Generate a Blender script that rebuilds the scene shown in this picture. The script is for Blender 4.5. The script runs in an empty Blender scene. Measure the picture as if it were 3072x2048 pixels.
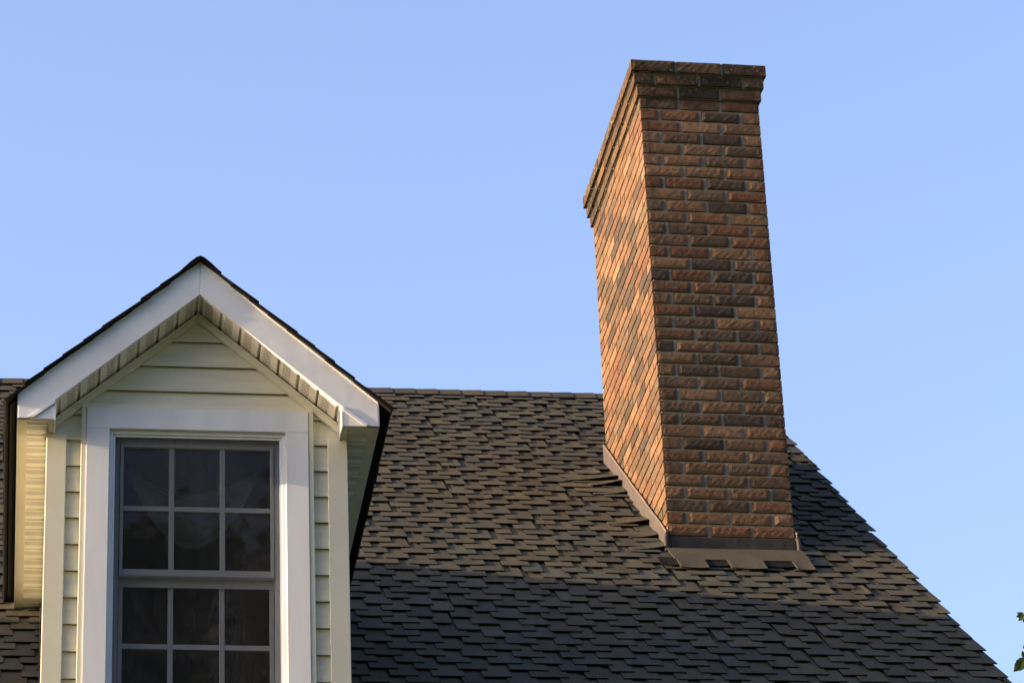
import bpy, math, random
import numpy as np
from mathutils import Vector, Matrix

C = bpy.context.scene.collection
R = math.radians
sc = bpy.context.scene

# ------------------------------------------------------------------ camera
F_PX = 10210.2
yaw, pit, rol = R(8.9045), R(27.1773), R(-2.4942)
fwd = Vector((math.sin(yaw)*math.cos(pit), math.cos(yaw)*math.cos(pit), math.sin(pit)))
rgt = Vector((math.cos(yaw), -math.sin(yaw), 0))
upv = rgt.cross(fwd)
RR = rgt*math.cos(rol) + upv*math.sin(rol)
UU = -rgt*math.sin(rol) + upv*math.cos(rol)
CAM = Vector((-3.0739, -14.9563, -6.7957))
cd_ = bpy.data.cameras.new('camera')
cam = bpy.data.objects.new('camera', cd_); C.objects.link(cam)
M = Matrix((RR, UU, -fwd)).transposed().to_4x4(); M.translation = CAM
cam.matrix_world = M
cd_.sensor_width = 36; cd_.lens = F_PX/3072*36; cd_.clip_end = 3000; cd_.clip_start = .1
sc.camera = cam
def ray_at(u, v, depth):                       # a point seen at photo pixel (u,v) at this distance
    d = fwd + RR*((u-1536)/F_PX) - UU*((v-1024)/F_PX)
    return CAM + d*depth

# ------------------------------------------------------------------ sky, sun, exposure
SA, SB = .060, .19                              # light travels along (1, SA, -SB)
sun_el = math.atan2(SB, math.hypot(1, SA))
w = bpy.data.worlds.new("World"); sc.world = w; w.use_nodes = True
nt = w.node_tree; bg = nt.nodes['Background']
sky = nt.nodes.new('ShaderNodeTexSky'); sky.sky_type = 'NISHITA'; sky.sun_disc = False
sky.sun_elevation = sun_el; sky.sun_rotation = R(-90) + math.atan(SA)*-1
sky.altitude = 0; sky.air_density = 1.0; sky.dust_density = 3.0; sky.ozone_density = 1.0
tint = nt.nodes.new('ShaderNodeMix'); tint.data_type = 'RGBA'; tint.blend_type = 'MULTIPLY'; tint.inputs[0].default_value = 1
tint.inputs[7].default_value = (1.05, 1.03, 1.27, 1)        # a bluer, clearer evening air than the model's default
nt.links.new(sky.outputs[0], tint.inputs[6]); nt.links.new(tint.outputs[2], bg.inputs[0]); bg.inputs[1].default_value = .15
sl = bpy.data.lights.new('sun', 'SUN'); sl.energy = 4.9; sl.angle = R(.5); sl.color = (1, .72, .45)
so = bpy.data.objects.new('sun', sl); C.objects.link(so)
so.rotation_euler = Vector((1, SA, -SB)).to_track_quat('-Z', 'Y').to_euler()
sc.view_settings.view_transform = 'Standard'; sc.view_settings.look = 'None'
sc.view_settings.gamma = 1; sc.view_settings.exposure = 1.55; sc.view_settings.use_curve_mapping = False

# ------------------------------------------------------------------ materials
def mat(name, col=(.5,.5,.5), rough=.8, spec=.3):
    m = bpy.data.materials.new(name); m.use_nodes = True
    b = m.node_tree.nodes['Principled BSDF']
    b.inputs['Base Color'].default_value = (*col, 1); b.inputs['Roughness'].default_value = rough
    b.inputs['Specular IOR Level'].default_value = spec
    return m, m.node_tree, b
def N(t, ty, **kw):
    n = t.nodes.new(ty)
    for k, v in kw.items():
        if k in n.inputs: n.inputs[k].default_value = v
        else: setattr(n, k, v)
    return n
def mapped(t, scale=(1,1,1), src='Object'):
    tc = N(t, 'ShaderNodeTexCoord'); mp = N(t, 'ShaderNodeMapping'); mp.inputs['Scale'].default_value = scale
    t.links.new(tc.outputs[src], mp.inputs[0]); return mp.outputs[0]
def noise(t, vec, scale, detail=4, rough=.55):
    n = N(t, 'ShaderNodeTexNoise'); n.inputs['Scale'].default_value = scale
    n.inputs['Detail'].default_value = detail; n.inputs['Roughness'].default_value = rough
    t.links.new(vec, n.inputs['Vector']); return n.outputs[0]
def ramp(t, fac, stops):
    r = N(t, 'ShaderNodeValToRGB'); e = r.color_ramp.elements
    while len(e) < len(stops): e.new(.5)
    for i, (p, c) in enumerate(stops):
        e[i].position = p; e[i].color = (*c, 1) if len(c) == 3 else c
    t.links.new(fac, r.inputs[0]); return r.outputs[0]
def mul(t, a, b, fac=1., mode='MULTIPLY'):
    m = N(t, 'ShaderNodeMix', data_type='RGBA', blend_type=mode)
    if isinstance(fac, (int, float)): m.inputs[0].default_value = fac
    else: t.links.new(fac, m.inputs[0])
    for i, x in ((6, a), (7, b)):
        if isinstance(x, tuple): m.inputs[i].default_value = (*x, 1)
        else: t.links.new(x, m.inputs[i])
    return m.outputs[2]
def math_(t, op, a, b=None, c=None):
    m = N(t, 'ShaderNodeMath', operation=op)
    for i, x in enumerate((a, b, c)):
        if x is None: continue
        if isinstance(x, (int, float)): m.inputs[i].default_value = x
        else: t.links.new(x, m.inputs[i])
    return m.outputs[0]
def bump(t, b, hgt, dist, strength=1., prev=None):
    n = N(t, 'ShaderNodeBump'); n.inputs['Distance'].default_value = dist; n.inputs['Strength'].default_value = strength
    t.links.new(hgt, n.inputs['Height'])
    if prev: t.links.new(prev, n.inputs['Normal'])
    t.links.new(n.outputs[0], b.inputs['Normal']); return n.outputs[0]
def g3(x): return (x, x, x)

def shingle_mat():
    m, t, b = mat('asphalt_shingle', rough=.95, spec=.15)
    at = N(t, 'ShaderNodeAttribute', attribute_name='tone')
    v = mapped(t)
    gran = noise(t, v, 230, 3, .85)
    blot = noise(t, v, 9, 4, .6)
    c = mul(t, at.outputs['Color'], ramp(t, gran, [(.3, g3(.45)), (.5, g3(.95)), (.7, g3(1.75))]))
    c = mul(t, c, ramp(t, blot, [(.3, g3(.82)), (.7, g3(1.15))]))
    t.links.new(c, b.inputs['Base Color'])
    bump(t, b, gran, .0022)
    return m
def edge_mat():
    m, t, b = mat('shingle_edge', (.012, .011, .010), .95, .05); return m
def brick_mat():
    m, t, b = mat('clay_brick', rough=.88, spec=.2)
    at = N(t, 'ShaderNodeAttribute', attribute_name='tone')
    v = mapped(t)
    v2 = mapped(t, (1, 1, 1.3))
    n1 = noise(t, v2, 28, 6, .65); n2 = noise(t, v, 160, 4, .7)
    n3 = noise(t, mapped(t, (1, 1, 3)), 7, 3, .5)
    c = mul(t, at.outputs['Color'], ramp(t, n1, [(.28, g3(.55)), (.5, g3(.98)), (.72, g3(1.4))]))
    c = mul(t, c, ramp(t, n2, [(.3, g3(.8)), (.7, g3(1.2))]))
    c = mul(t, c, (.10, .085, .07), ramp(t, n3, [(.60, g3(0)), (.70, g3(.55))]), 'MIX')
    # soot and lichen on the weather-beaten crown
    sep = N(t, 'ShaderNodeSeparateXYZ'); t.links.new(v, sep.inputs[0])
    up_ = math_(t, 'ADD', sep.outputs[2], math_(t, 'MULTIPLY', math_(t, 'SUBTRACT', noise(t, v, 5, 4, .6), .5), .55))
    c = mul(t, c, (.36, .36, .33), ramp(t, math_(t, 'MULTIPLY', up_, .35), [(.82, g3(0)), (.91, g3(.9))]))
    li = ramp(t, math_(t, 'MULTIPLY', noise(t, v, 55, 3, .7), math_(t, 'MULTIPLY', up_, .37)), [(.58, g3(0)), (.62, g3(.7))])
    c = mul(t, c, (.21, .20, .13), li, 'MIX')
    t.links.new(c, b.inputs['Base Color'])
    # pressed creases and drag marks of a hand-struck face
    dv = N(t, 'ShaderNodeVectorMath', operation='ADD')
    nn = N(t, 'ShaderNodeTexNoise'); nn.inputs['Scale'].default_value = 14; t.links.new(v, nn.inputs['Vector'])
    sc_ = N(t, 'ShaderNodeVectorMath', operation='SCALE'); sc_.inputs['Scale'].default_value = .12
    t.links.new(nn.outputs['Color'], sc_.inputs[0]); t.links.new(v, dv.inputs[0]); t.links.new(sc_.outputs[0], dv.inputs[1])
    rot = N(t, 'ShaderNodeMapping'); rot.inputs['Rotation'].default_value = (.6, .75, .6); rot.inputs['Scale'].default_value = (1, 1, .35)
    t.links.new(dv.outputs[0], rot.inputs[0])
    vo = N(t, 'ShaderNodeTexVoronoi', feature='DISTANCE_TO_EDGE'); vo.inputs['Scale'].default_value = 26
    t.links.new(rot.outputs[0], vo.inputs['Vector'])
    cre = ramp(t, vo.outputs['Distance'], [(0, g3(0)), (.09, g3(1))])
    p = bump(t, b, cre, .0006, .7)
    p = bump(t, b, n1, .0003, .5, p)
    bump(t, b, n2, .0007, .7, p)
    return m
def plain(name, col, rough, nscale=6, lo=.9, hi=1.06, bdist=0, bscale=60, spec=.3, stretch=(1,1,1)):
    m, t, b = mat(name, col, rough, spec)
    v = mapped(t, stretch)
    n = noise(t, v, nscale, 5, .6)
    c = mul(t, col, ramp(t, n, [(.3, g3(lo)), (.7, g3(hi))]))
    t.links.new(c, b.inputs['Base Color'])
    if bdist: bump(t, b, noise(t, v, bscale, 4, .6), bdist)
    return m
def soffit_mat(name, col):
    """vinyl soffit: rows of punched vent holes in each panel, laid out in metres along the panel run (u) and across (v)"""
    m, t, b = mat(name, col, .55, .35)
    uv = N(t, 'ShaderNodeUVMap', uv_map='run'); sp = N(t, 'ShaderNodeSeparateXYZ'); t.links.new(uv.outputs[0], sp.inputs[0])
    u, vv = sp.outputs[0], sp.outputs[1]
    fu = math_(t, 'MODULO', u, .1016)
    inside = math_(t, 'MULTIPLY', math_(t, 'GREATER_THAN', fu, .034), math_(t, 'LESS_THAN', fu, .074))
    row = math_(t, 'FLOOR', math_(t, 'DIVIDE', u, .0066))
    sh = math_(t, 'MULTIPLY', math_(t, 'MODULO', row, 2), .0055)
    a = math_(t, 'SUBTRACT', math_(t, 'MODULO', u, .0066), .0033)
    c_ = math_(t, 'SUBTRACT', math_(t, 'MODULO', math_(t, 'ADD', vv, sh), .011), .0055)
    d = math_(t, 'SQRT', math_(t, 'ADD', math_(t, 'POWER', math_(t, 'MULTIPLY', a, 1.5), 2), math_(t, 'POWER', c_, 2)))
    hole = math_(t, 'MULTIPLY', math_(t, 'LESS_THAN', d, .0032), inside)
    n = noise(t, mapped(t), 8, 4, .6)
    c = mul(t, col, ramp(t, n, [(.3, g3(.9)), (.7, g3(1.05))]))
    c = mul(t, c, (.03, .03, .025), hole, 'MIX')
    t.links.new(c, b.inputs['Base Color'])
    return m
def glass_mat():
    m = bpy.data.materials.new('window_glass'); m.use_nodes = True; t = m.node_tree; t.nodes.clear()
    o = N(t, 'ShaderNodeOutputMaterial'); mx = N(t, 'ShaderNodeMixShader'); tr = N(t, 'ShaderNodeBsdfTransparent')
    gl = N(t, 'ShaderNodeBsdfGlossy'); gl.inputs['Roughness'].default_value = .015
    tr.inputs[0].default_value = (.85, .88, .87, 1)
    fr = N(t, 'ShaderNodeFresnel', IOR=1.5)
    nb = N(t, 'ShaderNodeBump'); nb.inputs['Distance'].default_value = .00012
    t.links.new(noise(t, mapped(t), 3, 2, .5), nb.inputs['Height']); t.links.new(nb.outputs[0], gl.inputs['Normal'])
    t.links.new(fr.outputs[0], mx.inputs[0]); t.links.new(tr.outputs[0], mx.inputs[1]); t.links.new(gl.outputs[0], mx.inputs[2])
    t.links.new(mx.outputs[0], o.inputs[0]); return m
def screen_mat():
    """fine insect mesh: threads far below a pixel, so open area and thread are mixed by share"""
    m = bpy.data.materials.new('insect_mesh'); m.use_nodes = True; t = m.node_tree; t.nodes.clear()
    o = N(t, 'ShaderNodeOutputMaterial'); mx = N(t, 'ShaderNodeMixShader'); tr = N(t, 'ShaderNodeBsdfTransparent')
    df = N(t, 'ShaderNodeBsdfDiffuse')
    st = noise(t, mapped(t, (170, 170, 14)), 2.2, 4, .75); bl = noise(t, mapped(t), 3.5, 4, .6)
    dust = math_(t, 'MULTIPLY', ramp(t, st, [(.42, g3(0)), (.75, g3(1))]), ramp(t, bl, [(.4, g3(.1)), (.65, g3(1))]))
    t.links.new(mul(t, (.018, .020, .022), (.12, .12, .115), dust, 'MIX'), df.inputs[0])
    t.links.new(math_(t, 'ADD', .52, math_(t, 'MULTIPLY', dust, .12)), mx.inputs[0])
    t.links.new(tr.outputs[0], mx.inputs[1]); t.links.new(df.outputs[0], mx.inputs[2]); t.links.new(mx.outputs[0], o.inputs[0])
    return m
def leaf_mat(name, col):
    m, t, b = mat(name, col, .55, .4)
    at = N(t, 'ShaderNodeAttribute', attribute_name='tone')
    t.links.new(mul(t, col, at.outputs['Color']), b.inputs['Base Color'])
    b.inputs['Transmission Weight'].default_value = 0
    tl = N(t, 'ShaderNodeBsdfTranslucent'); tl.inputs[0].default_value = (col[0]*1.3, col[1]*1.5, col[2]*.6, 1)
    mx = N(t, 'ShaderNodeMixShader'); mx.inputs[0].default_value = .3
    o = t.nodes['Material Output']
    t.links.new(b.outputs[0], mx.inputs[1]); t.links.new(tl.outputs[0], mx.inputs[2]); t.links.new(mx.outputs[0], o.inputs[0])
    return m

M_SH, M_ED, M_BR = shingle_mat(), edge_mat(), brick_mat()
M_MORTAR = plain('mortar', (.30, .27, .215), .95, 40, .75, 1.15, .002, 200)
M_WASH = plain('crown_mortar', (.28, .26, .22), .95, 14, .55, 1.2, .004, 60)
M_SIDING = plain('vinyl_siding', (.62, .60, .46), .5, 4, .88, 1.05, .0006, 90, .35, (1, 1, 8))
M_TAN = plain('vinyl_trim', (.62, .60, .47), .5, 5, .93, 1.04, 0, 60, .35)
M_WHITE = plain('white_aluminium', (.69, .71, .72), .38, 3.2, .86, 1.04, .0016, 7, .45)
M_CASE = plain('painted_casing', (.62, .65, .67), .5, 7, .88, 1.04, .0002, 120, .35, (1, 1, .15))
M_VINYL = plain('window_vinyl', (.60, .65, .70), .45, 5, .95, 1.03, 0, 60, .4)
M_SOFF = soffit_mat('soffit_vinyl', (.74, .73, .66))
M_SOFFG = soffit_mat('gable_soffit_vinyl', (.72, .70, .63))
M_FLASH = plain('flashing_metal', (.040, .033, .027), .6, 10, .7, 1.3, .002, 25, .2)
M_FLSIDE = plain('weathered_flashing', (.055, .046, .041), .6, 8, .8, 1.2, .002, 20, .4)
M_SEAL = plain('sealant', (.13, .095, .07), .8, 60, .7, 1.2, .003, 90)
M_WOOD = plain('roof_felt', (.05, .045, .04), .9, 20, .7, 1.2)
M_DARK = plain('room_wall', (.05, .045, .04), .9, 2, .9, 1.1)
M_CURT = plain('sheer_fabric', (.72, .70, .64), .9, 30, .9, 1.1)
M_GLASS, M_SCREEN = glass_mat(), screen_mat()
M_GRASS = plain('lawn', (.06, .09, .03), .95, .6, .6, 1.3, .03, 30)
M_BARK = plain('bark', (.09, .07, .05), .95, 5, .6, 1.3, .02, 12, .2, (1, 1, .2))
M_LEAF = leaf_mat('leaf', (.05, .085, .025))

# ------------------------------------------------------------------ mesh helpers
class MB:
    def __init__(s): s.v = []; s.f = []; s.mi = []; s.tone = []; s.uv = []; s.cur = (1, 1, 1); s.m = 0
    def vs(s, pts):
        i = len(s.v); s.v += [tuple(p) for p in pts]; return i
    def face(s, idx, uv=None, m=None):
        s.f.append(tuple(idx)); s.mi.append(s.m if m is None else m); s.tone.append(s.cur); s.uv.append(uv)
    def poly(s, pts, uv=None, m=None):
        i = s.vs(pts); s.face(range(i, i+len(pts)), uv, m)
    def box(s, a, b, m=None):
        x0, y0, z0 = a; x1, y1, z1 = b
        i = s.vs([(x0,y0,z0),(x1,y0,z0),(x1,y1,z0),(x0,y1,z0),(x0,y0,z1),(x1,y0,z1),(x1,y1,z1),(x0,y1,z1)])
        for q in ((3,2,1,0),(4,5,6,7),(0,1,5,4),(1,2,6,5),(2,3,7,6),(3,0,4,7)): s.face([i+k for k in q], m=m)
    def prism(s, pts, off, m=None):          # polygon (3-D points) extruded by a vector
        n = len(pts); off = Vector(off)
        i = s.vs(pts); j = s.vs([Vector(p)+off for p in pts])
        s.face(range(i, i+n), m=m); s.face([j+n-1-k for k in range(n)], m=m)
        for k in range(n):
            l = (k+1) % n; s.face((i+l, i+k, j+k, j+l), m=m)
    def tube(s, pts, rads, n=6):
        pts = [Vector(p) for p in pts]; rings = []
        for k, p in enumerate(pts):
            d = (pts[min(k+1, len(pts)-1)] - pts[max(k-1, 0)]).normalized()
            a = d.orthogonal().normalized(); b = d.cross(a)
            rings.append(s.vs([p + (a*math.cos(2*math.pi*q/n) + b*math.sin(2*math.pi*q/n))*rads[k] for q in range(n)]))
        for k in range(len(pts)-1):
            for q in range(n):
                r = (q+1) % n; s.face((rings[k]+q, rings[k]+r, rings[k+1]+r, rings[k+1]+q))
        s.face([rings[-1]+q for q in range(n)])
    def build(s, name, mats, parent=None, bevel=0, tone=False, uv=False, smooth=False, fix=True):
        me = bpy.data.meshes.new(name); me.from_pydata(s.v, [], s.f)
        if not isinstance(mats, (list, tuple)): mats = [mats]
        for m in mats: me.materials.append(m)
        me.polygons.foreach_set('material_index', s.mi)
        if smooth: me.polygons.foreach_set('use_smooth', [True]*len(s.f))
        if tone:
            a = me.color_attributes.new('tone', 'FLOAT_COLOR', 'CORNER'); arr = []
            for f, c in zip(s.f, s.tone): arr += list((*c, 1))*len(f)
            a.data.foreach_set('color', arr)
        if uv:
            l = me.uv_layers.new(name='run'); arr = []
            for f, u in zip(s.f, s.uv):
                if u is None: arr += [0, .05]*len(f)
                else:
                    for q in u: arr += list(q)
            l.data.foreach_set('uv', arr)
        me.update()
        if fix and not tone and not uv:
            import bmesh
            bm = bmesh.new(); bm.from_mesh(me); bmesh.ops.recalc_face_normals(bm, faces=bm.faces); bm.to_mesh(me); bm.free()
        o = bpy.data.objects.new(name, me); C.objects.link(o)
        if parent: o.parent = parent
        if bevel:
            b = o.modifiers.new('bevel', 'BEVEL'); b.width = bevel; b.segments = 2; b.limit_method = 'ANGLE'; b.angle_limit = R(40)
        return o
def empty(name, loc, label, cat, group=None):
    o = bpy.data.objects.new(name, None); C.objects.link(o); o.location = loc
    o['label'] = label; o['category'] = cat
    if group: o['group'] = group
    return o
rnd = random.Random(5)
def U(a, b): return rnd.uniform(a, b)

# ------------------------------------------------------------------ dimensions (metres; fitted to the photo)
PH = R(38.80); TP = math.tan(PH); RZ = -.1456; RIDGE_Y = 2.740; RAKE_X = 1.130
SP, CP = math.sin(PH), math.cos(PH)
DX, FY, YW = -2.4379, -2.8713, -2.7186          # dormer centre, fascia plane, wall plane
DW, EZ, AZ, FWV, FB = .7073, -.9103, -.1923, .1499, .1089
CB, TW, TTZ, TIW, TITZ = .5944, .4383, -.7816-.0165, .3487, -.8727-.0165
SE, SZ = .1121, -.9266-.0065
RETI = .5612
DT = (AZ-(EZ+FB))/DW; DPH = math.atan(DT)
def roofz(y): return RZ + TP*y
SPACE = 5.15                                   # to the next dormer on the left
HOUSE_X0, EAVE_Y, GROUND = -13.0, -5.3, -8.4
CHW, CHD, CH_ROT, BH = .6347, 1.3963, R(.9883), .0677
KTOP = 36

# ------------------------------------------------------------------ the setting
g = MB()
g.poly([(-900, -900, GROUND), (900, -900, GROUND), (900, 900, GROUND), (-900, 900, GROUND)])
gr = g.build('ground', M_GRASS); gr['kind'] = 'structure'

# ------------------------------------------------------------------ house
house = empty('house', (-5, 0, GROUND), 'cream sided house with dark shingled roof, a gabled dormer and a tall brick chimney', 'house')
def H(o, par=None):                            # parent without moving it
    o.parent = par or house
    if (par or house) is house: o.matrix_parent_inverse = Matrix.Translation(house.location).inverted()
    return o

PAL = [(.108,.092,.060), (.100,.086,.058), (.096,.086,.062), (.090,.088,.068), (.082,.079,.064), (.084,.073,.054), (.108,.096,.068)]
PAL = [(c[0]*.61, c[1]*.625, c[2]*.60) for c in PAL]
def shingle_field(mb, P, xr, k0, k1, E, off=0, skip=None, jit=.008, seed=1, tilt=.021, smax=1e9):
    """P(x, s, h) -> point; each course is a row of teeth with open slots between, through which the courses below show"""
    rr = random.Random(seed)
    L = 3.4*E; per = .205; drift = rr.uniform(0, per)
    for k in range(k0, k1):
        sk = off + k*E
        xa, xb = xr(sk)
        drift += per*.5 + rr.uniform(-.012, .022)
        tone = None
        i0 = math.floor((xa-drift)/per)-1
        cen = [(drift + i*per + rr.uniform(-.026, .026), rr.uniform(.022, .050)) for i in range(i0, i0+int((xb-xa)/per)+4)]
        for (c0, w0), (c1, w1) in zip(cen, cen[1:]):
            x, x1 = c0+w0, c1-w1
            if x1 < xa or x > xb: continue
            a, b = max(x, xa), min(x1, xb)
            last = x1 >= xb
            s0 = sk + rr.uniform(-.003, .003); s1 = min(sk + L, smax)
            if b-a > .012 and s1-s0 > .02 and not (skip and skip((a+b)/2, s0, b-a)):
                c = rr.choice(PAL); q = rr.uniform(.84, 1.14)
                if tone is None or rr.random() < .75: tone = tuple(z*q for z in c)
                mb.cur = tone
                n = 3; th = .0046
                base = lambda sv: tilt*(1-(sv-sk)/L)
                lift = [rr.uniform(-.0006, .0010) for _ in range(n+1)]
                if rr.random() < .06: lift[rr.choice((0, n))] += .004
                sk0 = rr.uniform(-.003, .003); sk1 = rr.uniform(-.003, .003)
                e = rr.uniform(-jit, jit) if last else 0
                t0, t1 = rr.uniform(-.003, .003), rr.uniform(-.003, .003)
                T, B = [], []
                for i in range(n+1):
                    f = i/n
                    for q, sv in enumerate((s0 + sk0*(1-f) + sk1*f, s1)):
                        xx = a + (b-a)*f + e*f + ((t0*(1-f) + t1*f) if q == 0 else 0)
                        hh = base(sv) + (lift[i] if q == 0 else 0)
                        T.append(P(xx, sv, hh+.0005)); B.append(P(xx, sv, hh+.0005-th))
                it = mb.vs(T); ib = mb.vs(B)
                for i in range(n):
                    q = 2*i
                    mb.face((it+q, it+q+2, it+q+3, it+q+1), m=0)
                    mb.face((ib+q+1, ib+q+3, ib+q+2, ib+q), m=1)
                    mb.face((ib+q, ib+q+2, it+q+2, it+q), m=1)
                mb.face((ib+1, ib, it, it+1), m=1)
                mb.face((ib+2*n, ib+2*n+1, it+2*n+1, it+2*n), m=1)

def Pmain(x, s, h):                            # s = distance up the slope from y = 0
    y = s*CP; return (x, y - h*SP, RZ - .012 + s*SP + h*CP)
ch_c, ch_s = math.cos(CH_ROT), math.sin(CH_ROT)
def skip_main(x, s, wd):
    y = s*CP; d = min(abs(x-DX), abs(x-DX+SPACE))
    if d < .50 and -2.62 < y < -1.0: return True
    for yy in (y, y+.3):
        lx = x*ch_c + yy*ch_s; ly = -x*ch_s + yy*ch_c
        if not (.03 < lx-wd/2 and lx+wd/2 < CHW-.03 and .05 < ly < CHD-.05): return False
    return True
rf = MB()
E_ = .0995
shingle_field(rf, Pmain, lambda s: (HOUSE_X0, RAKE_X), int(EAVE_Y/CP/E_), int(RIDGE_Y/CP/E_)+1, E_, off=-.07, skip=skip_main, seed=11, smax=RIDGE_Y/CP)
roof = H(rf.build('roof', [M_SH, M_ED], tone=True))
# deck boards under the shingles, with the openings of dormer and chimney left free
dk = MB()
def deck(x0, x1, y0, y1):
    n = Vector((0, -SP, CP)); p = [Vector((x, y, roofz(y)-.014)) for x, y in ((x0,y0),(x1,y0),(x1,y1),(x0,y1))]
    dk.prism(p, -n*.03)
for xa, xb in ((HOUSE_X0+.02, DX-SPACE-.54), (DX-SPACE+.54, DX-.54), (DX+.54, RAKE_X-.035)): deck(xa, xb, EAVE_Y+.03, RIDGE_Y-.01)
for xc in (DX, DX-SPACE): deck(xc-.54, xc+.54, EAVE_Y+.03, YW+.05); deck(xc-.54, xc+.54, -1.02, RIDGE_Y-.01)
by = 2*RIDGE_Y - EAVE_Y; rz = roofz(RIDGE_Y)
dk.prism([(HOUSE_X0, RIDGE_Y, rz-.014), (RAKE_X-.035, RIDGE_Y, rz-.014), (RAKE_X-.035, by, roofz(EAVE_Y)), (HOUSE_X0, by, roofz(EAVE_Y))], (0, 0, -.03))
H(dk.build('roof_deck', M_WOOD), roof)
# far slope shingles
rb = MB()
def Pback(x, s, h):
    return (x, RIDGE_Y + (-s)*CP + h*SP, rz - .008 + s*SP + h*CP)
shingle_field(rb, Pback, lambda s: (-4.5, RAKE_X), -24, 0, E_, seed=4, smax=0)
H(rb.build('far_slope', [M_SH, M_ED], tone=True), roof)
rb = MB(); rb.cur = PAL[1]
rb.poly([(HOUSE_X0, RIDGE_Y, rz-.002), (RAKE_X, RIDGE_Y, rz-.002), (RAKE_X, by, roofz(EAVE_Y)), (HOUSE_X0, by, roofz(EAVE_Y))])
H(rb.build('far_slope_sheet', [M_SH], tone=True), roof)
# ridge caps
rc = MB(); x = HOUSE_X0
while x < RAKE_X+.02:
    e = .133; q = U(.88, 1.1); rc.cur = tuple(z*q for z in rnd.choice(PAL[:5]))
    h0, h1 = .012+U(-.001, .001), .004
    for sgn in (-1, 1):
        prof = [(0, .006), (.02, .0), (.05, -.022), (.115, -.115*TP+.018)]
        for (d0, z0), (d1, z1) in zip(prof, prof[1:]):
            # right end of each cap lies proud over the next one
            xa, xb = x-.12, x+e
            p = [(xa, RIDGE_Y+sgn*d0, rz+z0+h1-.004), (xa, RIDGE_Y+sgn*d1, rz+z1+h1-.008), (xb, RIDGE_Y+sgn*d1, rz+z1+h0-.008), (xb, RIDGE_Y+sgn*d0, rz+z0+h0-.004)]
            if sgn < 0: p = p[::-1]
            rc.poly(p)
            pb = [Vector(k)-Vector((0, 0, .006)) for k in p]
            rc.poly([p[2], p[3], pb[3], pb[2]] if sgn > 0 else [p[0], p[1], pb[1], pb[0]], m=1)
        p = [(x-.12, RIDGE_Y+sgn*.115, rz-.115*TP+.018+h1-.008), (x+e, RIDGE_Y+sgn*.115, rz-.115*TP+.018+h0-.008)]
        pb = [(a, b, c-.006) for a, b, c in p]
        rc.poly([p[0], pb[0], pb[1], p[1]], m=1)
    x += e
H(rc.build('ridge_cap', [M_SH, M_ED], tone=True), roof)
# rake boards and body walls
for nm, ya, yb in (('rake_board', EAVE_Y, RIDGE_Y),):
    k = MB(); k.prism([(RAKE_X-.03, ya, roofz(ya)-.02), (RAKE_X-.03, yb, roofz(yb)-.02), (RAKE_X-.03, yb, roofz(yb)-.2), (RAKE_X-.03, ya, roofz(ya)-.2)], (.02, 0, 0))
    H(k.build(nm, M_WHITE))
bw = MB()
fwy = EAVE_Y+.35; bwy = by-.35; ez = roofz(EAVE_Y)-.05
nrow = int((ez-GROUND)/SE)
for i in range(nrow+1):
    z0 = GROUND+i*SE; z1 = min(z0+SE, ez)
    bw.poly([(HOUSE_X0+.3, fwy-.012, z0), (RAKE_X-.2, fwy-.012, z0), (RAKE_X-.2, fwy, z1), (HOUSE_X0+.3, fwy, z1)])
    bw.poly([(HOUSE_X0+.3, fwy-.012, z0), (RAKE_X-.2, fwy-.012, z0), (RAKE_X-.2, fwy, z0), (HOUSE_X0+.3, fwy, z0)])
xr_ = RAKE_X-.2
for xx in (xr_, HOUSE_X0+.3):
    bw.poly([(xx, fwy, GROUND), (xx, bwy, GROUND), (xx, bwy, ez), (xx, RIDGE_Y, rz-.1), (xx, fwy, ez)])
bw.poly([(HOUSE_X0+.3, bwy, GROUND), (xr_, bwy, GROUND), (xr_, bwy, ez), (HOUSE_X0+.3, bwy, ez)])
H(bw.build('wall', M_SIDING))
k = MB(); k.box((HOUSE_X0+.02, EAVE_Y+.0, roofz(EAVE_Y)-.2), (RAKE_X-.04, EAVE_Y+.025, roofz(EAVE_Y)-.03)); k.box((HOUSE_X0+.02, EAVE_Y+.026, roofz(EAVE_Y)-.2), (RAKE_X-.04, fwy, roofz(EAVE_Y)-.185))
H(k.build('eave_board', M_WHITE))

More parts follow.
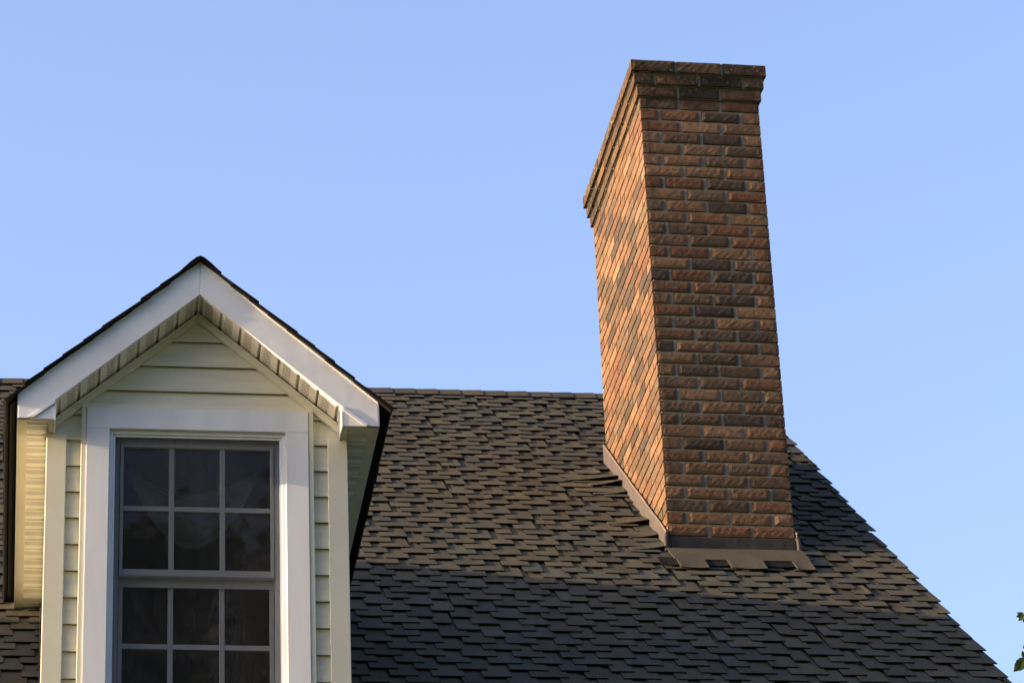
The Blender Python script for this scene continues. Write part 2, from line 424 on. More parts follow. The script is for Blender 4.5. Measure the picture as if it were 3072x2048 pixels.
# ------------------------------------------------------------------ chimney
bt = MB()                                      # body bricks
def face_brick(mb, o, ud, nd, L, Hh, depth, tone, r):
    """one exposed brick face: o lower corner on the face plane, ud along, nd outward"""
    mb.cur = tone
    nu = max(3, int(L/.018)); nv = 4
    up = Vector((0, 0, 1)); idx = []
    tl, tr_, bl, br = [r.uniform(-.0014, .0014) for _ in range(4)]
    outj = r.uniform(-.0012, .0018); ti = r.uniform(-.0012, .0012)
    ph = [r.uniform(0, 6.28) for _ in range(6)]; amp = r.uniform(.0001, .0005)
    for j in range(nv+1):
        for i in range(nu+1):
            fu, fv = i/nu, j/nv
            x = fu*L; z = fv*Hh
            if j == 0: z += bl*(1-fu)+br*fu + amp*.9*math.sin(x*70+ph[0])
            if j == nv: z += tl*(1-fu)+tr_*fu + amp*.9*math.sin(x*55+ph[1])
            edge = (i in (0, nu)) or (j in (0, nv))
            d = -.0022 if edge else outj + ti*(fu-.5)*2 + amp*(math.sin(x*90+ph[2])*math.cos(z*110+ph[3]) + math.sin(x*170+z*140+ph[4])) + r.uniform(-.0003, .0003)
            idx.append(mb.vs([o + ud*x + up*z + nd*d]))
    w_ = nu+1
    for j in range(nv):
        for i in range(nu):
            mb.face((idx[j*w_+i], idx[j*w_+i+1], idx[(j+1)*w_+i+1], idx[(j+1)*w_+i]))
    def back(q): return mb.vs([Vector(mb.v[q]) - nd*depth])
    for line in ([idx[i] for i in range(w_)], [idx[nv*w_+i] for i in range(w_)][::-1], [idx[j*w_] for j in range(nv, -1, -1)], [idx[j*w_+nu] for j in range(nv+1)]):
        bk = [back(q) for q in line]
        for a in range(len(line)-1): mb.face((line[a], bk[a], bk[a+1], line[a+1]))
BPAL = [(.245,.145,.080), (.225,.140,.080), (.280,.178,.102), (.205,.135,.082), (.175,.120,.076), (.235,.128,.070), (.27,.168,.094), (.215,.112,.062), (.130,.098,.066), (.31,.20,.12), (.18,.13,.086), (.150,.104,.064), (.095,.074,.056), (.11,.082,.060), (.20,.125,.075), (.25,.15,.085)]
def course(mb, z, x0, x1, y0, y1, odd, r, zmin_fn=None, bed=.0125, jn=.0175, solid=False):
    jn0 = jn
    Hh = BH-bed
    def tone():
        q = r.uniform(.82, 1.15); c = r.choice(BPAL); return (c[0]*q*.51, c[1]*q*.485, c[2]*q*.46)
    W_, D_ = x1-x0, y1-y0
    js = .009; mf = (W_+jn)/3; ms = (D_+js)/6.5
    def cuts(n_tot, m_, start_full):
        jn = js if n_tot > 1 else jn0
        out = []; p = 0
        if not start_full: out.append((0, m_/2-jn)); p = m_/2
        while p < n_tot-.03:
            e = min(p+m_-jn, n_tot)
            if n_tot-e < .03: e = n_tot
            out.append((p, e)); p += m_
        return out
    tc = {}
    sides = [('f', Vector((x0, y0, z)), Vector((1,0,0)), Vector((0,-1,0)), W_, mf, not odd),
             ('r', Vector((x1, y0, z)), Vector((0,1,0)), Vector((1,0,0)), D_, ms, odd),
             ('b', Vector((x1, y1, z)), Vector((-1,0,0)), Vector((0,1,0)), W_, mf, not odd),
             ('l', Vector((x0, y1, z)), Vector((0,-1,0)), Vector((-1,0,0)), D_, ms, None)]
    for nm, o, ud, nd, tot, m_, full in sides:
        if nm == 'l':                          # runs back to front: mirror so that the bond turns the front corner
            cs = [(tot-b, tot-a) for a, b in cuts(tot, m_, odd)][::-1]
        else: cs = cuts(tot, m_, full)
        for i, (a, b) in enumerate(cs):
            tn = tone()
            if nm == 'f' and i == 0: tc['fl'] = tn
            if nm == 'l' and i == len(cs)-1: tn = tc['fl']
            ca = o + ud*((a+b)/2)
            if z + BH < roofz(ca.y) - .06 and not solid: continue
            a += r.uniform(-.0012, .0012) if a > 0 else 0; b += r.uniform(-.0012, .0012) if b < tot-.001 else 0
            face_brick(mb, o + ud*a + nd*r.uniform(-.0006, .0010), ud, nd, b-a, Hh, .03, tn, r)
r_ = random.Random(21)
for k in range(-1, KTOP+4):                    # joint k=36 of the fit is z=0, course tops go up from there
    z = (k-1)*BH + .0055
    if k > KTOP: continue
    course(bt, z, 0, CHW, 0, CHD, (k % 2 == 1), r_)
chim = bt.build('chimney', [M_BR], tone=True)
H(chim); chim.rotation_euler = (0, 0, CH_ROT)
chim['label'] = 'tall brown brick chimney stack'
mo = MB(); rr_ = .0105
mo.box((rr_, rr_, -.35), (CHW-rr_, CHD-rr_, KTOP*BH))
for i in range(3): mo.box((rr_-.0146*(i+1), rr_-.0146*(i+1), (KTOP+i)*BH+.0008*i), (CHW-rr_+.0146*(i+1), CHD-rr_+.0146*(i+1), (KTOP+1+i)*BH))
H(mo.build('mortar', M_MORTAR), chim)
cr = MB()
for i in range(3):
    o_ = .0146*(i+1)
    course(cr, (KTOP+i)*BH+.002, -o_, CHW+o_, -o_, CHD+o_, i % 2 == 1, r_, bed=.004 if i == 2 else .011, solid=True, jn=.013)
H(cr.build('corbelled_crown', [M_BR], tone=True), chim)
wa = MB(); zt = 39*BH; n = 14
o_ = .0438-.006
grid = [[None]*(n+1) for _ in range(n+1)]
for i in range(n+1):
    for j in range(n+1):
        fx, fy_ = i/n, j/n; ed = min(fx, 1-fx, fy_, 1-fy_)
        grid[i][j] = wa.vs([(-o_+fx*(CHW+2*o_), -o_+fy_*(CHD+2*o_), zt - .006 + (.010+U(0, .003) if ed > 0 else 0) + min(ed*.12, .03))])
for i in range(n):
    for j in range(n): wa.face((grid[i][j], grid[i+1][j], grid[i+1][j+1], grid[i][j+1]))
H(wa.build('crown_wash', M_WASH), chim)
# flashings
fl = MB(); ft = -.078; o_ = .013
zb = roofz(0)-.03
fl.prism([(-.012, -o_, zb), (CHW+.012, -o_, zb), (CHW+.012, -o_, ft), (-.012, -o_, ft)], (0, .012, 0))
fl.prism([(-.012, -o_+.001, ft), (CHW+.012, -o_+.001, ft), (CHW+.005, .002, ft+.008), (-.005, .002, ft+.008)], (0, 0, .002))
ffl = H(fl.build('front_flashing', M_FLASH, bevel=.002), chim); ffl['label'] = 'dark brown metal apron flashing'
for sgn, xa in ((-1, 0), (1, CHW)):
    s_ = MB(); x0 = xa+sgn*.004; x1 = xa+sgn*.013
    n = 14; up_, lo = [], []
    for i in range(n+1):
        y = -.022 + (CHD+.035)*i/n
        wv = .002*math.sin(i*1.7+sgn)
        up_.append((x1, y, roofz(y)+.104+wv)); lo.append((x1+sgn*.002, y, roofz(y)-.04))
    for i in range(n):
        s_.prism([lo[i], lo[i+1], up_[i+1], up_[i]], (-sgn*.006, 0, 0))
    o = H(s_.build('side_flashing', M_FLSIDE), chim); o['label'] = 'weathered grey brown flashing sloping along the stack side'
    c_ = MB(); c_.tube([(x1-sgn*.002, y, z+.002+U(-.001, .002)) for _, y, z in up_], [.0055+U(-.001, .0015) for _ in up_], 6)
    H(c_.build('sealant_bead', M_SEAL), chim)
s_ = MB(); s_.tube([(-.016, -.020, roofz(-.02)+.004), (-.017, -.022, -.088), (-.010, -.016, -.068)], [.014, .011, .012], 8)
H(s_.build('flashing_corner', M_FLASH, smooth=True), chim)
s_ = MB(); s_.tube([(CHW+.016, -.016, roofz(-.02)+.004), (CHW+.014, -.016, -.088), (CHW+.008, -.010, -.07)], [.012, .011, .010], 8)
H(s_.build('flashing_corner', M_FLASH, smooth=True), chim)

# loose shingles around the chimney foot
lr = random.Random(3)
def slab(nm, x0, x1, s0, s1, hs, tone, th=.005, shear=0, dark=None):
    """free slab on the roof; hs = heights at (x0,s0),(x1,s0),(x0,s1),(x1,s1)"""
    ls = MB(); ls.cur = tone; n = 5
    T, B = [], []
    for i in range(n+1):
        f = i/n; x = x0+(x1-x0)*f
        curl = .004*math.sin(f*math.pi)
        for s, h in ((s0+shear*f, hs[0]*(1-f)+hs[1]*f-curl), (s1+shear*f, hs[2]*(1-f)+hs[3]*f)):
            T.append(Pmain(x, s, h+th)); B.append(Pmain(x, s, h))
    a = ls.vs(T); b = ls.vs(B); tm = 1 if dark else 0
    for i in range(n):
        q = 2*i
        ls.face((a+q, a+q+2, a+q+3, a+q+1), m=tm); ls.face((b+q+1, b+q+3, b+q+2, b+q), m=1); ls.face((b+q, b+q+2, a+q+2, a+q), m=1)
    ls.face((b+1, b, a, a+1), m=tm); ls.face((b+2*n, b+2*n+1, a+2*n+1, a+2*n), m=1); ls.face((a+1, a+2*n+1, b+2*n+1, b+1) if 0 else (b+1, b+2*n+1, a+2*n+1, a+1), m=1)
    return H(ls.build(nm, [M_SH, M_ED], tone=True), roof)
# apron strip of shingle below the front flashing: tabs hanging from a band, dark slots between
for xa, xb in ((-.012, .125), (.235, .41), (.555, .645)):
    q_ = U(.95, 1.1); slab('apron_shingle', xa, xb, -.385, -.245, (.031, .029, .0335, .0335), tuple(v*q_ for v in PAL[1]))
slab('apron_shingle', -.02, .65, -.25, -.04, (.034, .034, .030, .030), PAL[1], .0045)
for xa, xb in ((-.10, -.014), (.127, .233), (.412, .553)):
    slab('slot_shade', xa, xb, -.335, -.20, (.029, .029, .029, .029), PAL[1], .003, dark=True)  # black sheet in each slot, painting the shade of the void under the tabs
# lifted shingles along the left side of the stack
for y0, ln, hh, hr in ((1.06, .30, .014, .045), (.97, .16, .020, .050), (.84, .17, .014, .030), (.36, .2, .014, .040), (.16, .14, .016, .030), (-.02, .17, .016, .034)):
    s0 = y0/CP; q = U(.88, 1.1)
    xr2 = -.02 - y0*ch_s
    slab('lifted_shingle', xr2-ln, xr2, s0, s0+.13, (hh, hr, .008, .02), tuple(v*q for v in lr.choice(PAL)), .0045, shear=.012)

# ------------------------------------------------------------------ dormer
def dz_top(d): return AZ - DT*d                # fascia top line
dm = MB()
def gable_half(z):                             # half width of the wall at this height
    top = AZ - FWV - .012
    return min(CB-.004, max(0, (top-z)/DT))
# front siding as real laps, bottom of each lap proud; left free behind the window
jz = SZ
while jz < -.45: jz += SE
z = jz
top_peak = AZ-FWV-.012
while z > roofz(YW)-.25:
    z1 = min(z+SE, top_peak); w0, w1 = gable_half(z), gable_half(z1)
    y0, y1 = YW-.0135, YW-.001
    def lap(xa0, xb0, xa1, xb1):
        dm.poly([(DX+xa0, y0, z), (DX+xb0, y0, z), (DX+xb1, y1, z1), (DX+xa1, y1, z1)])
        dm.poly([(DX+xa0, y1+.002, z+.004), (DX+xb0, y1+.002, z+.004), (DX+xb0, y0, z), (DX+xa0, y0, z)])
        dm.poly([(DX+xa0, y0, z), (DX+xb0, y0, z), (DX+xb0, y0-.0006, z+.007), (DX+xa0, y0-.0006, z+.007)])
    if z > TTZ-.03 or z1 > TTZ+.03:
        lap(-w0, w0, -w1, w1)
    else:
        lap(-w0, -TW+.02, -w1, -TW+.02); lap(TW-.02, w0, TW-.02, w1)
    z -= SE
# cheeks
for sgn in (-1, 1):
    zz = EZ+.02
    while zz > roofz(YW):
        z0 = zz-SE; xa, xb = DX+sgn*(CB-.018), DX+sgn*(CB-.006)
        yend0 = min((z0-RZ)/TP + .05, -.8); yend1 = (zz-RZ)/TP + .05
        yend0 = max(yend0, YW+.02)
        p = [(xb, YW+.001, z0), (xb, yend0, z0), (xa, yend1, zz), (xa, YW+.001, zz)]
        dm.poly(p if sgn > 0 else p[::-1])
        dm.poly([(xb, YW+.001, z0), (xb, yend0, z0), (xa, yend0, z0+.002), (xa, YW+.001, z0+.002)])
        zz = z0
    xi = DX+sgn*(CB-.03)
    dm.poly([(xi, YW+.02, EZ+.05), (xi, (EZ-RZ)/TP, EZ+.05), (xi, YW+.02, roofz(YW)-.1)])
dormer = H(dm.build('dormer', [M_SIDING]))
dormer['label'] = 'gabled dormer with cream lap siding'
# corner boards (front leaf and side leaf)
for sgn in (-1, 1):
    k = MB(); zb = roofz(YW)-.06; zt_ = EZ+.001
    xo = DX+sgn*CB; xi = DX+sgn*(CB-.0785)
    k.box((min(xo, xi), YW-.024, zb), (max(xo, xi), YW-.004, zt_))
    k.box((min(xo, xo-sgn*.02), YW-.0035, zb), (max(xo, xo-sgn*.02), YW+.06, zt_))
    H(k.build('corner_board', M_TAN, bevel=.0025), dormer)
# gable rake J strips, and strips around the casing
for sgn in (-1, 1):
    k = MB(); t_ = top_peak; x0_ = .001; w_ = .030/math.cos(DPH)
    def jp(d, o): return (DX+sgn*d, YW-.022, t_ - DT*d - o)
    dd = .585
    k.prism([jp(x0_, .004), jp(dd, .004), jp(dd, .004+w_), jp(x0_, .004+w_)], (0, .018, 0))
    k.prism([(DX+sgn*.001, YW-.028, t_-.008), (DX+sgn*dd, YW-.028, t_-DT*dd-.008), (DX+sgn*dd, YW-.028, t_-DT*dd-.016), (DX+sgn*.001, YW-.028, t_-.016)], (0, .0055, 0))
    H(k.build('rake_strip', M_TAN), dormer)
# fascia boards: metal-wrapped, mitred at the peak
for sgn in (-1, 1):
    k = MB()
    def fp(d, z, y=FY): return (DX+sgn*d, y, z)
    zt0, zt1 = AZ, dz_top(DW)
    di = (AZ-FWV-EZ)/DT                          # where the lower edge reaches the eave level
    di = min(di, DW)
    k.prism([fp(.0006, zt0), fp(DW, zt1), fp(DW, EZ+.0), fp(di, EZ+.0), fp(.0006, AZ-FWV)], (0, .018, 0))
    # small drip lip along the top, catching light
    k.prism([fp(.0006, zt0+.001, FY-.004), fp(DW, zt1+.001, FY-.004), fp(DW, zt1-.010, FY-.004), fp(.0006, zt0-.010, FY-.004)], (0, .0035, 0))
    H(k.build('fascia_board', M_WHITE, bevel=.0015), dormer)
    # boxed eave return
    k = MB(); y0 = FY+.0035
    zi = AZ-FWV-DT*RETI
    k.prism([fp(RETI, zi-.004, y0), fp(RETI, EZ, y0), fp(DW-.001, EZ, y0), fp(DW-.001, zi-.06, y0), fp(RETI+.02, zi-.004, y0)], (0, .012, 0))
    # diagonal lap strip, running on from the fascia's lower edge
    k.prism([fp(RETI+.004, zi-.000, FY-.0045), fp(di+.012, EZ+.002, FY-.0045), fp(di-.012, EZ+.002, FY-.0045), fp(RETI+.004, zi-.018, FY-.0045)], (0, .004, 0))
    # inner side of the box, back to the wall
    k.prism([fp(RETI, zi-.002, FY+.002), fp(RETI, EZ-.006, FY+.002), fp(RETI, EZ-.006, YW-.024), fp(RETI, zi-.002, YW-.024)], (sgn*.006, 0, 0))
    H(k.build('eave_return', M_WHITE, bevel=.0012), dormer)
    # side fascia along the eave
    k = MB(); yv = (EZ-RZ)/TP
    k.box((min(DX+sgn*DW, DX+sgn*(DW+.004)), FY+.001, EZ), (max(DX+sgn*DW, DX+sgn*(DW+.004)), yv+.15, EZ+FB+.01))
    H(k.build('eave_fascia', M_WHITE), dormer)
# soffits: panels with real ribs, ribs every 0.1016 m
def soffit(mb, Pf, run, a, b, pitch=.1016):
    """Pf(u, v, depth) depth = recess into the soffit"""
    u = 0; cuts_ = []
    while u < run:
        for du, dp in ((0, 0), (.006, 0), (.008, .013), (.020, .013), (.022, 0)):
            cuts_.append((u+du, dp))
        u += pitch
    cuts_ = [c for c in cuts_ if c[0] < run] + [(run, 0)]
    for (u0, d0), (u1, d1) in zip(cuts_, cuts_[1:]):
        mb.poly([Pf(u0, a, d0), Pf(u1, a, d1), Pf(u1, b, d1), Pf(u0, b, d0)], uv=[(u0, a), (u1, a), (u1, b), (u0, b)])
L_ = (RETI+.02)/math.cos(DPH)
for sgn in (-1, 1):
    k = MB()
    soffit(k, lambda u, v, d: (DX+sgn*(u*math.cos(DPH)), FY+.012+v, AZ-FWV+.002-.014*v/(YW-FY)-u*math.sin(DPH)+d), L_, 0, YW-FY-.012+.002)
    o = H(k.build('gable_soffit', [M_SOFFG], uv=True), dormer)
    k = MB(); yv = (EZ-RZ)/TP
    k_in, k_out = CB-.004, DW-.036
    soffit(k, lambda u, v, d: (DX+sgn*(k_in+v), FY+.0455+u, EZ+.004+d), yv+.12-FY-.0455, 0, k_out-k_in)
    o = H(k.build('eave_soffit', [M_SOFF], uv=True), dormer)
    k = MB(); k.box((min(DX+sgn*k_out, DX+sgn*(DW-.0005)), FY+.0165, EZ-.0005), (max(DX+sgn*k_out, DX+sgn*(DW-.0005)), yv+.05, EZ+.012))
    k.box((min(DX+sgn*(RETI+.0065), DX+sgn*(k_out)), FY+.0165, EZ-.001), (max(DX+sgn*(RETI+.0065), DX+sgn*k_out), FY+.045, EZ+.005))
    k.box((min(DX+sgn*(RETI+.0065), DX+sgn*(k_in-.001)), FY+.0455, EZ-.001), (max(DX+sgn*(RETI+.0065), DX+sgn*(k_in-.001)), YW-.0245, EZ+.005))
    H(k.build('soffit_trim', M_TAN), dormer)
# dormer roof
dr = MB(); CPd, SPd = math.cos(DPH), math.sin(DPH)
SL = (DW+.048)/CPd
topz = AZ-.001
for sgn in (-1, 1):
    def Pd(x, s, h, sgn=sgn):                  # s negative down from the ridge, x runs along y
        d = -s*CPd; yy = x if sgn > 0 else -x
        return (DX+sgn*(d + h*SPd), yy, topz + s*SPd + h*CPd)
    def xr(s, sgn=sgn):
        zz = topz + s*SPd; yv = (zz-RZ)/TP + .12
        y0 = FY-.020
        return (y0, yv) if sgn > 0 else (-yv, -y0)
    rows = int(SL/E_)+1
    shingle_field(dr, Pd, xr, -rows, 0, E_, off=rows*E_-SL, jit=.006, seed=30+sgn, tilt=.014, smax=0)
    dr.cur = PAL[4]
    ya, yb = xr(-SL)
    for s0, s1 in ((-SL-.004, -SL+.19),):
        T = [Pd(x, s, h) for x, s, h in ((ya, s0, .007), (yb, s0, .007), (yb, s1, .004), (ya, s1, .004))]; B_ = [Pd(x, s, h) for x, s, h in ((ya, s0, -.002), (yb, s0, -.002), (yb, s1, -.002), (ya, s1, -.002))]
        dr.poly(T); dr.poly(B_[::-1], m=1); dr.poly([B_[0], B_[1], T[1], T[0]], m=1); dr.poly([B_[0], T[0], T[3], B_[3]], m=1); dr.poly([B_[1], B_[2], T[2], T[1]], m=1)
    # boards under the shingles
    dr.cur = (.3, .25, .2)
    p = [Pd(*( (FY+.019) if sgn > 0 else -(FY+.019), s, -.001)) for s in (0, -SL+.01)]
    q = [(p[0][0], (topz-RZ)/TP+.1, p[0][2]), (p[1][0], (topz-SL*SPd-RZ)/TP+.1, p[1][2])]
    pts = [p[0], p[1], q[1], q[0]]
    dr.prism(pts, (-sgn*SPd*.011, 0, -CPd*.011), m=1)
for i in range(34):                            # ridge caps of the dormer
    y = FY-.024 + i*.10
    if y > (topz-RZ)/TP+.1: break
    q_ = U(.85, 1.1); dr.cur = tuple(v*q_ for v in rnd.choice(PAL))
    for sgn in (-1, 1):
        prof = [(0, .010), (.016, .003), (.04, -.018), (.075, -.075*DT+.010)]
        for (d0, z0), (d1, z1) in zip(prof, prof[1:]):
            p = [(DX+sgn*d0, y, topz+z0+.006), (DX+sgn*d1, y, topz+z1+.006), (DX+sgn*d1, y+.24, topz+z1+.002), (DX+sgn*d0, y+.24, topz+z0+.002)]
            dr.poly(p if sgn > 0 else p[::-1], m=0)
            pb = [(a, b, c-.007) for a, b, c in p[:2]]
            dr.poly([p[0], pb[0], pb[1], p[1]], m=1)
droof = H(dr.build('dormer_roof', [M_SH, M_ED], tone=True))
# step flashing strip at the cheek foot, left side
for sgn in (-1, 1):
    k = MB()
    a = Vector((DX+sgn*(CB+.001), YW+.06, roofz(YW+.06)+.006)); b = Vector((DX+sgn*(CB+.001), (EZ-RZ)/TP, EZ+.004))
    k.prism([a, b, b+Vector((0, 0, .05)), a+Vector((0, 0, .05))], (sgn*.003, 0, 0))
    H(k.build('step_flashing', M_FLSIDE), dormer)

# ------------------------------------------------------------------ dormer window
WB = -2.116                                    # bottom of the opening
wf = MB()
yc = YW-.034                                   # casing face
y0 = YW-.022
fw_ = .015
def frame(mb, hx, zt_, zb_, wdt, ya, yb, wb=None):
    wb = wdt if wb is None else wb
    mb.box((DX-hx, ya, zb_), (DX-hx+wdt, yb, zt_)); mb.box((DX+hx-wdt, ya, zb_), (DX+hx, yb, zt_))
    mb.box((DX-hx+wdt, ya, zt_-wdt), (DX+hx-wdt, yb, zt_)); mb.box((DX-hx+wdt, ya, zb_), (DX+hx-wdt, yb, zb_+wb))
frame(wf, TIW, TITZ, WB, fw_, YW-.016, YW+.08)
frame(wf, TIW-fw_-.0005, TITZ-fw_-.0005, WB+fw_+.0005, .028, YW+.018, YW+.079)
window = H(wf.build('window', M_VINYL, bevel=.0015))
window['label'] = 'double hung window with white grilles behind an insect screen'
k = MB(); k.box((DX-TW, yc, TITZ+.0006), (DX+TW, YW+.02, TTZ)); H(k.build('casing', M_CASE, bevel=.0015), window)
for sgn in (-1, 1):
    k = MB(); xs = sorted((DX+sgn*TW, DX+sgn*TIW)); k.box((xs[0], yc, WB-.1), (xs[1], YW+.02, TITZ)); H(k.build('casing', M_CASE, bevel=.0015), window)
k = MB(); k.box((DX-TW-.02, yc-.03, WB-.14), (DX+TW+.02, YW+.02, WB-.101)); H(k.build('sill', M_CASE, bevel=.002), window)
k = MB()
jw = .021
k.box((DX-TW-jw, YW-.029, TTZ+.0005), (DX+TW+jw, YW+.0, TTZ+jw))
for sgn in (-1, 1):
    xs = sorted((DX+sgn*(TW+.0008), DX+sgn*(TW+jw))); k.box((xs[0], YW-.029, WB-.13), (xs[1], YW, TTZ))
H(k.build('casing_channel', M_TAN, bevel=.002), window)
# sashes
mx_ = [-.1000, .1000]
def sash(zt_, zb_, yf, lower):
    k = MB(); hx = TIW-.046; st = .0135 if not lower else .017
    frame(k, hx, zt_, zb_, st, yf, yf+.03, .026 if lower else .028)
    gx0, gx1 = DX-hx+st, DX+hx-st; gz1 = zt_-st; gz0 = zb_+.027
    for m_ in mx_: k.box((DX+m_-.0105, yf+.006, gz0-.001), (DX+m_+.0105, yf+.014, gz1+.001))
    zc = (gz0+gz1)/2
    xs = [gx0-.001] + [v for m_ in mx_ for v in (DX+m_-.0106, DX+m_+.0106)] + [gx1+.001]
    for a, b in zip(xs[::2], xs[1::2]): k.box((a, yf+.0062, zc-.0105), (b, yf+.0138, zc+.0105))
    s = H(k.build('sash', M_VINYL, bevel=.002), window)
    k = MB(); k.box((gx0-.004, yf+.0145, gz0-.004), (gx1+.004, yf+.0185, gz1+.004)); H(k.build('pane', M_GLASS), window)
MR = -1.484
sash(-.934, MR-.016, YW+.012, False)
sash(MR+.002, WB+.03, YW+.046, True)
k = MB(); k.box((DX-TIW+.044, YW+.0425, MR-.052), (DX+TIW-.044, YW+.0455, MR-.018)); H(k.build('meeting_rail', M_VINYL), window)
# insect screen: thin frame, a mid bar and the mesh
k = MB(); frame(k, TIW-fw_-.001, TITZ-fw_-.001, WB+fw_+.001, .008, YW-.0085, YW-.0005)
H(k.build('screen_frame', M_VINYL), window)
k = MB(); hx = TIW-fw_-.009; k.poly([(DX-hx, YW-.004, WB+fw_), (DX+hx, YW-.004, WB+fw_), (DX+hx, YW-.004, TITZ-fw_-.009), (DX-hx, YW-.004, TITZ-fw_-.009)])
H(k.build('insect_screen', M_SCREEN), window)
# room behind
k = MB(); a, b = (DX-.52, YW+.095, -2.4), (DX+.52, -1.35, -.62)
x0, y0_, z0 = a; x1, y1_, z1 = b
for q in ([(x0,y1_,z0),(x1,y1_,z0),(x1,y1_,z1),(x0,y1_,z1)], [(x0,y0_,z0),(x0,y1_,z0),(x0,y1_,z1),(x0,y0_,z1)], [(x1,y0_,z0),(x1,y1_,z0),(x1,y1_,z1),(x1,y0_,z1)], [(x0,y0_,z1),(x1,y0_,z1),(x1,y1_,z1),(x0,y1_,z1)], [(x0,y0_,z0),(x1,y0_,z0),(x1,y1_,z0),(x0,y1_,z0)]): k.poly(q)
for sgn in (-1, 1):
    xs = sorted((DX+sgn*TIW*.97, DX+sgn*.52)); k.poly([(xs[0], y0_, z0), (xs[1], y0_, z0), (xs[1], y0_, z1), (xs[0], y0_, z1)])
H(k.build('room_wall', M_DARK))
# swagged sheer behind the glass
k = MB(); nu, nv = 40, 34; gi = []
for j in range(nv+1):
    fv = j/nv
    for i in range(nu+1):
        fu = i/nu*2-1
        x = DX + fu*.26 - .01
        sag = .10 + .22*fv
        z = -.963 - .05*fv - sag*(1-abs(fu)**1.9) + .012*math.sin(fv*44+fu*1.5)*(1-fv*.2)
        y = YW + .135 + .018*math.sin(fv*38+fu*2) + .05*(1-fv)
        gi.append(k.vs([(x, y, z)]))
for j in range(nv):
    for i in range(nu): k.face((gi[j*(nu+1)+i], gi[j*(nu+1)+i+1], gi[(j+1)*(nu+1)+i+1], gi[(j+1)*(nu+1)+i]))
H(k.build('curtain', M_CURT, smooth=True), window)

# the next dormer along the roof, beyond the left edge of the picture: its shadow falls across the roof and the near cheek
for o in (dormer, window, droof):
    kids = list(o.children)
    c = o.copy(); C.objects.link(c); c.location.x -= SPACE
    if o is dormer: c['label'] = 'the next gabled dormer, beyond the left edge'
    for kd in kids: q = kd.copy(); C.objects.link(q); q.parent = c
rw = [o for o in house.children if o.name == 'room_wall'][0].copy(); C.objects.link(rw); rw.location.x -= SPACE

# ------------------------------------------------------------------ trees
def leaf(mb, p, d, n, size, tone):
    """a broad toothed leaf: p stem end, d direction, n face normal"""
    mb.cur = tone; d = d.normalized(); s = d.cross(n).normalized(); n = s.cross(d)
    prof = [(0, .02), (.12, .17), (.28, .29), (.36, .27), (.47, .31), (.55, .26), (.68, .23), (.76, .16), (.9, .07), (1, 0)]
    mid = [mb.vs([p + d*(size*t) + n*(-.10*size*math.sin(t*3.0))]) for t, _ in prof]
    for sg in (-1, 1):
        ed = [mb.vs([p + d*(size*t) + s*(sg*size*w_) + n*(size*(.06-.10*math.sin(t*3)))]) for t, w_ in prof]
        for i in range(len(prof)-1): mb.face((mid[i], mid[i+1], ed[i+1], ed[i]))
def rv(r): 
    v = Vector((r.gauss(0, 1), r.gauss(0, 1), r.gauss(0, 1))); return v.normalized()
def tree(name, base, height, blobs, nleaf, lsize, label, seed, twigs=(), group=None):
    r = random.Random(seed)
    t = empty(name, base, label, 'tree', group)
    B = Vector(base); tr = MB(); top = Vector((r.uniform(-.3, .3), r.uniform(-.3, .3), height*.72))
    tr.tube([Vector((0, 0, -.2)), Vector((.05, 0, height*.2)), Vector((-.08, .1, height*.45)), top], [height*.028, height*.022, height*.016, height*.005], 10)
    ends = []
    for (c, rad) in blobs:
        c = Vector(c)-B
        st = Vector((0, .05, height*r.uniform(.25, .5)))
        md = st.lerp(c, .5)+Vector((0, 0, .3))
        tr.tube([st, md, c], [height*.011, height*.007, height*.003], 6)
        for _ in range(7):
            e = c + rv(r)*rad*.9; tr.tube([c.lerp(md, .15), c.lerp(e, .5)+rv(r)*.1, e], [height*.003, height*.002, .008], 5)
    for pts in twigs:
        pts = [Vector(p)-B for p in pts]; tr.tube(pts, [.03-.026*i/(len(pts)-1) for i in range(len(pts))], 5)
    o = tr.build('trunk', M_BARK, smooth=True); o.parent = t
    cr_ = MB(); tot = sum(b[1]**2 for b in blobs)
    for (c, rad) in blobs:
        c = Vector(c)-B; n = int(nleaf*rad**2/tot)
        clumps = [c + rv(r)*rad*(r.random()**.4) for _ in range(max(6, n//45))]
        for i in range(n):
            q = r.choice(clumps); p = q + rv(r)*rad*.24*r.random()**.5
            d = rv(r); d.z -= .5; nn = rv(r); nn.z += .9
            g_ = r.uniform(.6, 1.5)
            s_ = lsize*r.uniform(.7, 1.2)
            dd = d.normalized(); sd = dd.cross(nn).normalized()
            cr_.cur = (g_, g_*r.uniform(.9, 1.05), g_*r.uniform(.7, 1.1))
            cr_.poly([p, p+dd*s_*.5+sd*s_*.33, p+dd*s_, p+dd*s_*.5-sd*s_*.33])
    return t, cr_, B
# tree at the right edge, whose twig tips hang into the picture
PR = 13.6
c1 = ray_at(3056, 1850, PR); c2 = ray_at(3055, 2008, PR)
cx = ray_at(3450, 1950, PR)
t, crn, B = tree('broadleaf_tree', (cx.x+1.4, cx.y+.4, GROUND), 9.5,
    [((cx.x+1.4, cx.y+.4, cx.z+1.2), 1.0), ((cx.x+.9, cx.y, cx.z-.5), .75), ((cx.x+1.9, cx.y+.5, cx.z-.3), 1.0), ((cx.x+1.6, cx.y-.5, cx.z+.2), .9), ((cx.x+1.3, cx.y+.7, cx.z-1.2), .9)],
    9000, .11, 'leafy tree whose twig tips hang in at the lower right edge', 8,
    twigs=[(cx+Vector((1.0, .2, -.6)), ray_at(3300, 1800, PR), ray_at(3150, 1822, PR), ray_at(3068, 1842, PR)),
           (cx+Vector((1.0, .2, -.7)), ray_at(3280, 1940, PR), ray_at(3140, 1968, PR), ray_at(3075, 1972, PR))])
lr = random.Random(2)
def PX(u, v): return ray_at(u, v, PR) - B
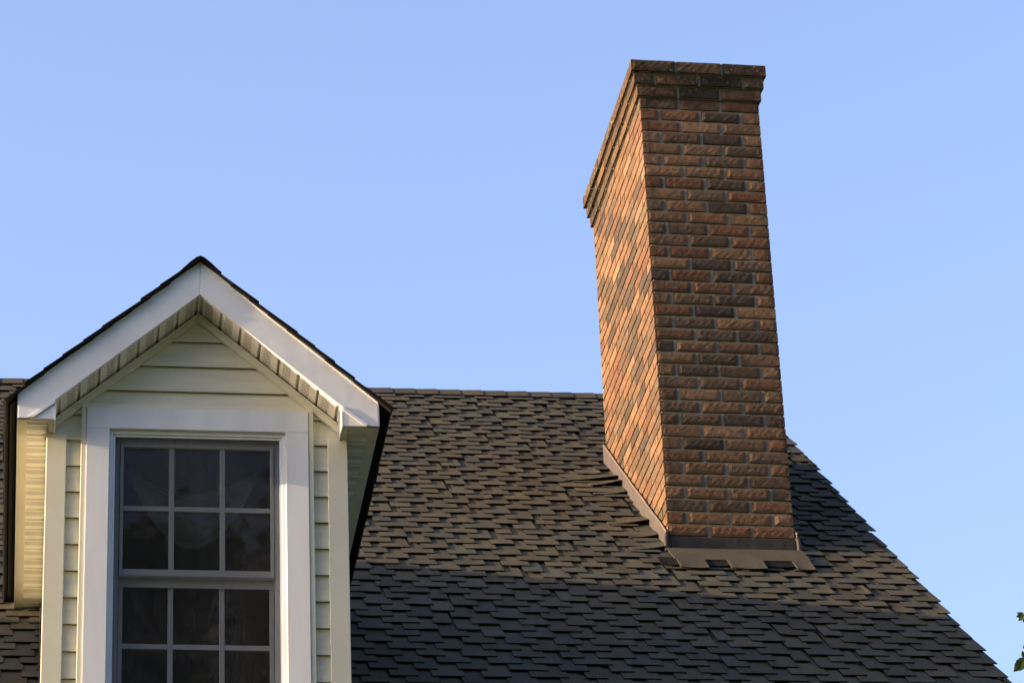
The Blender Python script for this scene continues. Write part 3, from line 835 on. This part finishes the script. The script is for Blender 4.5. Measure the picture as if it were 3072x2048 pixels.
def lf(u0, v0, u1, v1, tone, sz=1., nrm=None):
    a, b = PX(u0, v0), PX(u1, v1); n_ = (nrm or (-fwd + RR*.2 + UU*.3))
    leaf(crn, a, b-a, n_.normalized(), (b-a).length*sz, tone)
lf(3082, 1972, 3040, 2014, (.55, .55, .5), 1.0)
lf(3074, 1972, 3066, 1950, (.5, .5, .5)); lf(3084, 1975, 3078, 2010, (.6, .6, .6))
for a, b in (((3072,1846),(3049,1836)), ((3070,1846),(3047,1848)), ((3070,1850),(3054,1861)), ((3073,1848),(3058,1834)), ((3072,1850),(3064,1858)), ((3080,1850),(3068,1866)), ((3066,1849),(3052,1842))):
    lf(*a, *b, (1.4, 1.5, 1.3), 1.0, -fwd + RR*lr.uniform(-.6, .6) + UU*lr.uniform(-.5, .8))
for i in range(60):                            # foliage carrying on outside the frame
    u = lr.uniform(3095, 3400); v = lr.uniform(1800, 2060)
    lf(u, v, u-lr.uniform(10, 45), v+lr.uniform(-10, 40), (lr.uniform(.6, 1.5),)*3)
o = crn.build('crown', M_LEAF, tone=True); o.parent = t

# trees across the lawn in front of the house, mirrored in the window glass
for base, h, blobs, n, label, sd in (
    ((2.0, -24, GROUND), 18, [((1.0, -24, 8.2), 2.1), ((-1.2, -24.6, 6.7), 1.9), ((-2.4, -24.8, 7.0), 1.6), ((3.0, -24.3, 8.0), 2.3), ((3.8, -23.5, 4.6), 2.6), ((1.2, -24.5, 3.2), 2.6), ((.0, -24.2, 4.4), 1.7), ((2.8, -24.4, 1.5), 2.8)], 34000, 'tall tree across the lawn, mirrored in the right of the window', 41),
    ((-4.2, -25, GROUND), 15.5, [((-2.9, -25, 7.2), 1.5), ((-4.2, -25, 5.2), 2.3), ((-2.0, -25.3, 5.0), 2.3), ((-6, -25, 2.6), 2.4), ((-2.4, -25.2, 2.6), 1.9), ((-4.2, -25.4, .6), 2.7)], 11000, 'lower tree across the lawn, mirrored in the left of the window', 42)):
    t, crn, B = tree('broadleaf_tree', base, h, blobs, n, .30, label, sd, group='trees across the lawn')
    o = crn.build('crown', M_LEAF, tone=True); o.parent = t
    row = [(9.5, -27, 1.05, 2), (17, -24, 1.1, 4), (26, -20, 1.2, 1), (-17.5, -29, .9, 5), (-27, -33, 1.0, 3)] if sd == 41 else [(6.5, -30, 1.15, 1), (13, -29, 1.25, 3), (22, -28, 1.3, 5), (-9.8, -28, 1.1, 2), (-13.5, -31, 1.3, 4), (-21, -34, 1.4, 1)]
    kids = list(t.children)
    for x, y, s_, rz_ in row:                  # unseen copies of the two, added to cut skylight on the house front
        c = t.copy(); C.objects.link(c); c.location = (x, y, GROUND); c.scale = (s_,)*3; c.rotation_euler = (0, 0, rz_)
        c['label'] = 'unseen tree added behind the camera to hold back skylight from the house front'
        for kd in kids: q = kd.copy(); C.objects.link(q); q.parent = c
